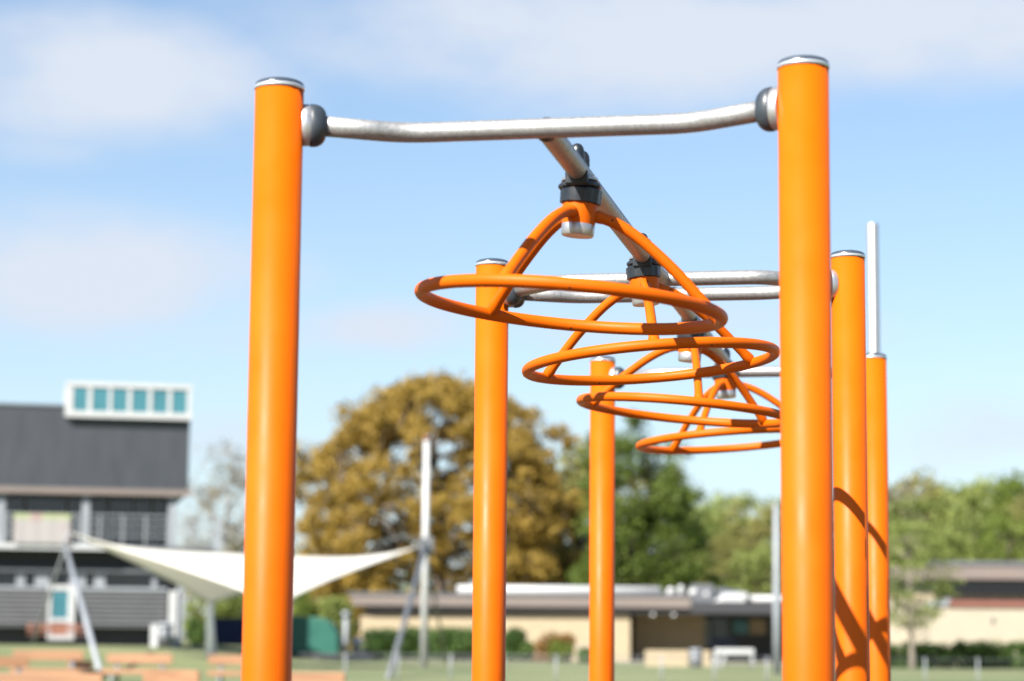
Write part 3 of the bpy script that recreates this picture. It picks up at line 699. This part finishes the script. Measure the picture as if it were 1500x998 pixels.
def tree(name, label, loc, H, W, leafm, per=120, ncl=90, leaf=.3, trunk_r=.3, bark=BARK, base=.22, group=None, shape='round', clr=None, seed=1, limbs=10, cat='tree'):
    rnd = random.Random(seed)
    root = empty(name, loc, label, cat, group)
    cz = H * (base + 1) / 2; hz = H * (1 - base) / 2; hw = W / 2
    cl = []; rads = []
    tries = 0
    lob = [rnd.uniform(.78, 1.12) for _ in range(9)]
    while len(cl) < ncl and tries < 20000:
        tries += 1
        th = rnd.uniform(0, 2 * PI); w_ = rnd.uniform(-1, 1)
        rr = rnd.uniform(.25, 1) ** .5
        prof = math.sqrt(max(0, 1 - w_ * w_))
        if shape == 'cone': prof = (1 - w_) * .5 * .9 + .15
        if shape == 'oak': prof = (max(0, 1 - abs(w_) ** 1.9)) ** .5 if w_ > 0 else (1 - abs(w_) ** 3 * .5)
        k = lob[int(th / (2 * PI) * 9) % 9] * (1 + .10 * math.sin(5 * th + 3 * w_ + seed))
        p = Vector((hw * prof * rr * k * math.cos(th), hw * prof * rr * k * math.sin(th), cz + hz * w_ * (.86 + .14 * rr) * (k ** .5)))
        mind = .55 * (clr or W * .09)
        if all((p - q_).length > mind for q_ in cl[-60:]): cl.append(p); rads.append((clr or W * .09) * rnd.uniform(.65, 1.25))
    me = leaves_mesh('crown', [tuple(p) for p in cl], rads, per, leaf, leafm)
    o = bpy.data.objects.new('crown', me); COL.objects.link(o); o.parent = root
    b = MB()
    top = Vector((rnd.uniform(-.3, .3), 0, H * .82))
    def tp(t): return Vector((math.sin(t * 3 + seed) * W * .012, math.cos(t * 4 + seed) * W * .012, H * .82 * t - .2 * (1 - t)))
    b.tube([tp(t / 8) for t in range(9)], [trunk_r * (1.25 if t == 0 else 1) * (1 - .88 * t / 8) + .02 for t in range(9)], 10)
    nodes = []
    for i in range(limbs):
        t0 = base * .9 + (0.75 - base) * i / limbs; st = tp(t0 / .82 if t0 < .8 else .95)
        tgt = cl[int(rnd.random() * len(cl))]
        best = sorted(cl, key=lambda q_: abs(math.atan2(q_.y, q_.x) - (i * 2.4 % (2 * PI) - PI)) + abs(q_.z - st.z - H * .15) / H * 3)[0]
        e = best; mid = (st + e) * .5 + Vector((0, 0, -.06 * (e - st).length + rnd.uniform(0, .1) * H * .3))
        r0 = trunk_r * .5 * (1 - .55 * t0)
        pts = [(1 - t) ** 2 * st + 2 * t * (1 - t) * mid + t * t * e for t in [j / 6 for j in range(7)]]
        b.tube(pts, [r0 * (1 - .8 * j / 6) + .015 for j in range(7)], 7); nodes += pts[2:]
    for p in cl[::2]:
        q_ = min(nodes, key=lambda a: (a - p).length) if nodes else tp(.5)
        if (q_ - p).length > .2:
            mid = (p + q_) * .5 + Vector((0, 0, .08 * (p - q_).length))
            b.tube([q_, mid, p], [trunk_r * .12 + .01, trunk_r * .07 + .01, .012], 5, caps=False)
    b.build('trunk', bark, root)
    return root
# big spring oak
ox = AX(640, 150)
tree('oak_tree', 'huge round oak tree in ochre spring leaf behind the low building', (ox, 150, .45), 18.1, 22.6, OAKLEAF, per=130, ncl=740, leaf=.30, trunk_r=.6, base=.02, shape='oak', clr=.9, seed=14, limbs=26)
# green trees right of the oak
tree('green_tree', 'tall dark green tree just right of the ochre oak', (AX(925, 140), 140, .45), 14.3, 7.0, GREENLEAF, per=150, ncl=120, leaf=.26, trunk_r=.22, base=.06, shape='oak', clr=1.0, seed=5)
tree('green_tree', 'slender dark green tree right of the tallest green one', (AX(985, 144), 144, .45), 12.0, 5.4, GREENLEAF, per=150, ncl=75, leaf=.26, trunk_r=.2, base=.05, shape='oak', clr=.9, seed=8)
# thin twiggy tree at the left, between building and oak
tree('bare_tree', 'thin half bare greyish tree between the dark building and the oak', (AX(330, 155), 155, .9), 13.2, 7.5, GREYTWIG, per=55, ncl=90, leaf=.2, trunk_r=.22, base=.15, clr=1.0, seed=15, limbs=16, bark=PALEBARK)
# small tree before the right building
tree('young_tree', 'small pale green tree in front of the right building', (AX(1334, 88), 88, .45), 5.7, 4.1, BRIGHTLEAF, per=60, ncl=75, leaf=.13, trunk_r=.11, base=.30, clr=.55, seed=21, limbs=12, bark=PALEBARK)

# far woodland: four kinds copied along the skyline
protos = []
for i, (m_, H, W, shp) in enumerate(((BRIGHTLEAF, 12, 9, 'round'), (GREENLEAF, 11.5, 8.5, 'oak'), (OLIVELEAF, 12, 8.5, 'round'), (BRIGHTLEAF, 11, 8, 'oak'), (GREYTWIG, 12, 7, 'round'))):
    protos.append(dict(m=m_, H=H, W=W, s=shp, root=None, i=i))
GRP = 'trees of the far wood beyond the buildings'
KIND = ['bright green bushy tree', 'mid green full tree', 'olive green round tree', 'yellow-green broad tree', 'greyish half bare tree']
def wood(px, py_top, Y, kind, where, grp=GRP):
    pd = protos[kind]; g = .3
    H = AZ(px, py_top, Y) - g; s = H / pd['H']
    lab = KIND[kind] + ' ' + where
    if pd['root'] is None:
        pd['root'] = tree('woodland_tree', lab, (0, 0, 0), pd['H'], pd['W'], pd['m'], per=110 if kind != 4 else 50, ncl=85, leaf=.30, trunk_r=.22, base=.04, group=grp, clr=1.0, seed=30 + kind, shape=pd['s'], limbs=8, bark=BARK if kind < 4 else PALEBARK)
        r = pd['root']
    else: r = copy_tree(pd['root']); r['label'] = lab; r['group'] = grp
    r.location = (AX(px, Y), Y, g); r.scale = (s, s, s); r.rotation_euler = (0, 0, px * 1.7)
    return r
wood(1040, 738, 215, 3, 'just right of the dark green trees')
wood(1078, 728, 225, 0, 'on the skyline midway between the green trees and the lamp pole')
wood(1118, 742, 210, 2, 'just left of the lamp pole')
wood(1155, 735, 222, 0, 'mostly hidden by the front right orange post')
wood(1200, 730, 215, 1, 'hidden behind the front right orange post')
wood(1060, 790, 185, 2, 'low, above the roof plant of the low building')
wood(1110, 800, 180, 3, 'low, above the white duct of the low building')
wood(1310, 712, 205, 4, 'just right of the far right orange post')
wood(1352, 702, 215, 2, 'on the skyline above the small pale green tree')
wood(1395, 716, 225, 0, 'on the skyline above the left end of the brown roof')
wood(1432, 712, 210, 3, 'on the skyline above the middle of the brown roof')
wood(1470, 706, 200, 0, 'on the skyline left of the darkest tree at right')
wood(1506, 698, 190, 1, 'at the right edge, dark and full')
wood(1330, 770, 175, 0, 'low, behind the small pale green tree')
wood(1375, 775, 170, 3, 'low, behind the left end of the brown roof')
wood(1425, 765, 172, 0, 'low, behind the middle of the brown roof')
wood(1480, 755, 165, 1, 'low, behind the right part of the brown roof')
wood(1340, 735, 200, 0, 'on the skyline behind the pale young tree')
wood(1290, 725, 208, 3, 'hidden behind the two right orange posts')
wood(1005, 745, 205, 0, 'directly behind the slender dark green tree')
wood(1545, 720, 180, 2, 'past the right edge of the view')
G2 = 'shrubby trees low behind the sail and the oak'
wood(470, 838, 170, 0, 'low, seen under the right part of the sail', G2)
wood(545, 825, 165, 3, 'low, at the foot of the oak left of the white mast', G2)
wood(425, 800, 178, 2, 'low, just right of the front left orange post', G2)
wood(600, 840, 172, 0, 'low, at the foot of the oak beside the white mast', G2)
wood(285, 800, 165, 4, 'at the right side of the dark building', G2)
wood(318, 820, 150, 3, 'under the left part of the sail', G2)
wood(362, 790, 160, 2, 'behind the front left orange post', G2)
wood(800, 850, 160, 0, 'low, above the white skylight strip', G2)
wood(848, 690, 158, 2, 'between the ochre oak and the tall dark green tree', G2)
wood(866, 648, 163, 2, 'tall, filling the gap right of the ochre oak', G2)
wood(880, 830, 165, 1, 'low, behind the third orange post', G2)

def bush(px0, px1, py0, py1, Y, m_, label, name='shrub', per=150, n=30, group='clipped shrubs along the low building', leaf=.16, cat='shrub', box=False, depth=None):
    mp = FPX / Y; W = (px1 - px0) / mp; xc = AX((px0 + px1) / 2, Y); z1 = AZ((px0 + px1) / 2, py0, Y); g = gz(xc, Y)
    H = z1 - g; D = depth or min(W, 1.8)
    C = []; Rd = []
    rnd = random.Random(int(px0))
    r = .26 * min(W, H)
    while len(C) < n:
        if box: p = (rnd.uniform(-W / 2 + r * .6, W / 2 - r * .6), rnd.uniform(-D / 2, D / 2), rnd.uniform(r * .3, H - r * .8))
        else:
            u = Vector((rnd.gauss(0, 1), rnd.gauss(0, 1), rnd.gauss(0, 1))).normalized() * rnd.uniform(.4, 1)
            p = (u.x * (W / 2 - r * .6), u.y * (D / 2 - r * .4), H * .45 + u.z * (H * .5 - r * .5))
        C.append(p); Rd.append(r * rnd.uniform(.8, 1.15))
    me = leaves_mesh('foliage', C, Rd, per, leaf, m_, .9)
    root = empty(name, (xc, Y, g), label, cat, group)
    o = bpy.data.objects.new('foliage', me); COL.objects.link(o); o.parent = root
    b = MB()
    for i in range(3): b.tube([(-.1 + .1 * i, 0, -.05), (-.25 * W + .25 * W * i, 0, H * .4), (-.3 * W + .3 * W * i, 0, H * .75)], [.05, .035, .015], 6)
    b.build('stem', BARK, root)
bush(534, 596, 920, 960, 111, HEDGELEAF, 'rounded dark green shrub left of the white mast', n=70, box=True, per=120)
bush(590, 634, 918, 960, 111.4, HEDGELEAF, 'rounded green shrub behind the foot of the white mast', n=70, box=True, per=120)
bush(630, 696, 920, 961, 110.6, HEDGELEAF, 'wide rounded green shrub right of the white mast', n=70, box=True, per=120)
bush(690, 740, 926, 962, 111.2, HEDGELEAF, 'green shrub behind the second left orange post')
bush(738, 768, 920, 964, 110.4, HEDGELEAF, 'dark green shrub just right of the second left orange post', n=50, box=True)
bush(762, 784, 938, 966, 109.8, HEDGELEAF, 'small low dark shrub between the two taller ones')
bush(784, 838, 928, 968, 109.5, RUSTLEAF, 'rust-topped shrub in front of the cream wall', n=50, box=True)
bush(798, 840, 936, 970, 108.6, GREENLEAF, 'green shrub at the foot of the rust-topped one')
bush(848, 868, 948, 972, 106, HEDGELEAF, 'low dark shrub left of the third orange post')
bush(1290, 1400, 939, 966, 92, HEDGELEAF, 'dark clipped hedge before the right building, left length', 'hedge', n=60, per=130, group='hedges before the right building', cat='hedge', box=True, depth=1.2, leaf=.13)
bush(1396, 1540, 936, 966, 91.5, HEDGELEAF, 'dark clipped hedge before the right building, right length', 'hedge', n=80, per=130, group='hedges before the right building', cat='hedge', box=True, depth=1.2, leaf=.13)
bush(272, 306, 905, 948, 120, HEDGELEAF, 'green shrub at the right corner of the dark building', group=None, n=25)
bush(300, 360, 838, 905, 138, BRIGHTLEAF, 'bright green bushes under the left part of the sail', group=None, n=50, per=160, leaf=.2)
bush(428, 470, 850, 905, 138, GREENLEAF, 'green bushes under the right part of the sail', group=None, n=40, per=160, leaf=.2)
bush(462, 520, 862, 950, 136, BRIGHTLEAF, 'bright green bushes left of the end of the low roof', group=None, n=50, per=160, leaf=.2)

# ------------------------------------------------------------------ containers, posts, pole, fence
def placed(px, Y): x = AX(px, Y); return Vector((x, Y, gz(x, Y)))
# navy container
Y = 112; p = placed(340, Y); mp = FPX / Y
r = empty('container', p, 'navy blue steel container behind the front left orange post', 'container')
H = AZ(340, 907, Y) - p.z
b = MB(); b.box(-.9, 1.3, 0, 2.4, .1, H); b.build('body', NAVY, r, bevel=.03)
b = MB()
for i in range(8): b.box(-.85 + .27 * i, -.75 + .27 * i, -.04, -.002, .2, H - .1)
b.build('ribs', NAVY, r)
b = MB(); b.box(-.95, 1.35, -.05, 2.45, H + .002, H + .07); b.build('lid', MIDGREY, r)
# green tarpaulin-covered trailer
Y = 101; p = placed(458, Y); mp = FPX / Y; H = AZ(458, 903, Y) - p.z
r = empty('covered_trailer', p, 'dark green tarpaulin-covered trailer right of the front left orange post', 'trailer')
prof = [(-1.5, .25), (1.15, .25), (1.15, H * .55), (1.0, H * .74), (.72, H * .90), (.35, H * .97), (-.4, H), (-1.5, H)]
b = MB(); b.prism(prof, 0, 2.2); b.build('tarpaulin', GREENC, r, bevel=.06)
b = MB(); b.box(-1.48, 1.1, .05, 2.1, .12, .245); b.build('chassis', DARK, r)
for sy in (0.0, 2.05):
    b = MB(); b.tube([(.2, sy, .18), (.2, sy + .12, .18)], .24, 18); b.build('wheel', DARK, r)
# small pale post, white lamp bollard and low wall by the trailer
Y = 112
p = placed(507, Y); b = MB(); b.tube([(0, 0, -.05), (0, 0, 1), (0, 0, AZ(507, 900, Y) - p.z)], .13, 12); b.tube([(0, 0, AZ(507, 904, Y) - p.z), (0, 0, AZ(507, 896, Y) - p.z)], .2, 12)
o = b.build('bollard_lamp', GREYP, loc=p); tag(o, 'pale grey post lamp left of the low roof end', 'lamp')
p = placed(524, 108); z = AZ(524, 941, 108) - p.z
r = empty('globe_lamp', p, 'small white globe on a short stem by the low wall end', 'lamp')
b = MB(); b.lathe([(.26 * math.sin(R_(t)) + .002, z - .26 * math.cos(R_(t))) for t in range(0, 181, 15)], None, 20); b.build('globe', WHITEP, r)
b = MB(); b.tube([(0, 0, -.05), (0, 0, z - .2)], .05, 8); b.build('stem', MIDGREY, r)
p = placed(527, 107.4); b = MB(); b.box(-.75, .6, 0, .3, -.1, .32); b.box(-.35, .35, .02, .28, .322, .5)
o = b.build('stone_block', CONC, loc=p, bevel=.03); tag(o, 'pale stone block beside the white globe lamp', 'block')
p = placed(856, 108)
r = empty('bicycle_stand', p, 'pale steel stand at the end of the cream wall left of the third orange post', 'stand')
for i in range(2):
    b = MB(); b.tube([(-.2 + .4 * i, 0, -.05), (-.2 + .4 * i, 0, .6), (-.2 + .4 * i, .15, .75), (-.2 + .4 * i, .5, .75), (-.2 + .4 * i, .65, .6), (-.2 + .4 * i, .65, -.05)], .05, 8); b.build('hoop', GREYP, r)
# lamp pole
Y = 72; p = placed(1138, Y); H = AZ(1138, 740, Y) - p.z
r = empty('lamp_pole', p, 'slim grey pole standing just left of the front right orange post', 'pole')
b = MB(); b.tube([(0, 0, -.1), (0, 0, H * .5), (0, 0, H * .5 + .15), (0, 0, H)], [.125, .12, .10, .085], 16); b.build('pole', GREYP, r)
b = MB(); b.tube([(0, 0, H), (0, 0, H + .05)], [.09, .07], 16); b.build('cap', GREYP, r)
# wire fence across the field
Y = 60.
xs = [AX(px, Y) for px in range(892 - 77 * 13, 1700, 77)]
xa, xb = AX(440, Y), AX(1660, Y)
xs = [x for x in xs if xa < x < xb]
r = empty('wire_fence', (xa, Y, gz(xa, Y)), 'low wire mesh fence with slim pale posts crossing the grass', 'fence')
ztop = 1.3 - 17 * 60 / FPX - gz(0, 60)
for x in xs:
    b = MB(); b.tube([(x - xa, 0, -.1), (x - xa, 0, .3), (x - xa, 0, ztop + .03)], .022, 8); b.build('post', GREYP, r)
b = MB()
b.tube([(0, 0, ztop), ((xb - xa) / 2, 0, ztop), (xb - xa, 0, ztop)], .011, 6)
for i in range(5): z = .06 + .14 * i; b.tube([(0, 0, z), (xb - xa, 0, z)], .003, 4)
nx = int((xb - xa) / .14)
for i in range(nx): x = i * .14; b.box(x, x + .005, -.0025, .0025, .02, ztop)
b.build('mesh', MIDGREY, r)

# ------------------------------------------------------------------ benches at lower left
def bench(px, ytop, Y, W, rot, label, grp='wooden benches on the grass at left'):
    x = AX(px, Y, 990); g = gz(x, Y)
    H = at(px, ytop, Y).z - g
    r = empty('bench', (x, Y, g), label, 'bench', grp, rot=(0, 0, R_(rot)))
    b = MB(); b.box(-W / 2, W / 2, .20, .25, H - .23, H); b.build('backrest', WOOD, r, bevel=.012)
    b = MB()
    for i in range(3): b.box(-W / 2, W / 2, -.27 + .15 * i, -.135 + .15 * i, H * .5 - .045, H * .5)
    b.box(-W / 2 + .02, W / 2 - .02, -.285, -.272, H * .5 - .12, H * .5 - .01)
    b.build('seat', WOOD, r, bevel=.01)
    for s in (-1, 1):
        b = MB(); sx = s * W * .34
        b.tube([(sx, -.24, -.05), (sx, -.2, H * .5 - .05)], .045, 8)
        b.tube([(sx, .33, -.05), (sx, .29, H * .5), (sx, .275, H - .05)], .05, 8)
        b.box(sx - .03, sx + .03, -.26, .28, H * .5 - .11, H * .5 - .048)
        b.build('leg_frame', GREYP, r)
    return r
bench(68, 953, 54, 1.65, 4, 'orange-brown bench on the grass below the white door of the dark building')
bench(200, 958, 56, 1.65, -6, 'orange-brown bench left of the forked white sail pole')
bench(362, 960, 55, 1.9, 3, 'orange-brown bench half behind the front left orange post')
bench(0, 962, 50, 1.3, 20, 'orange-brown bench cut by the left edge of the picture')
bench(128, 968, 60, 1.2, 70, 'orange-brown bench seen end on between two others')
bench(442, 985, 30, 1.1, 0, 'orange-brown bench with only its back showing right of the front left orange post')
bench(45, 987, 26, 1.55, -2, 'nearest orange-brown bench at the lower left corner')
bench(226, 981, 30, 2.1, -62, 'near slanting bench in front of the forked white pole')
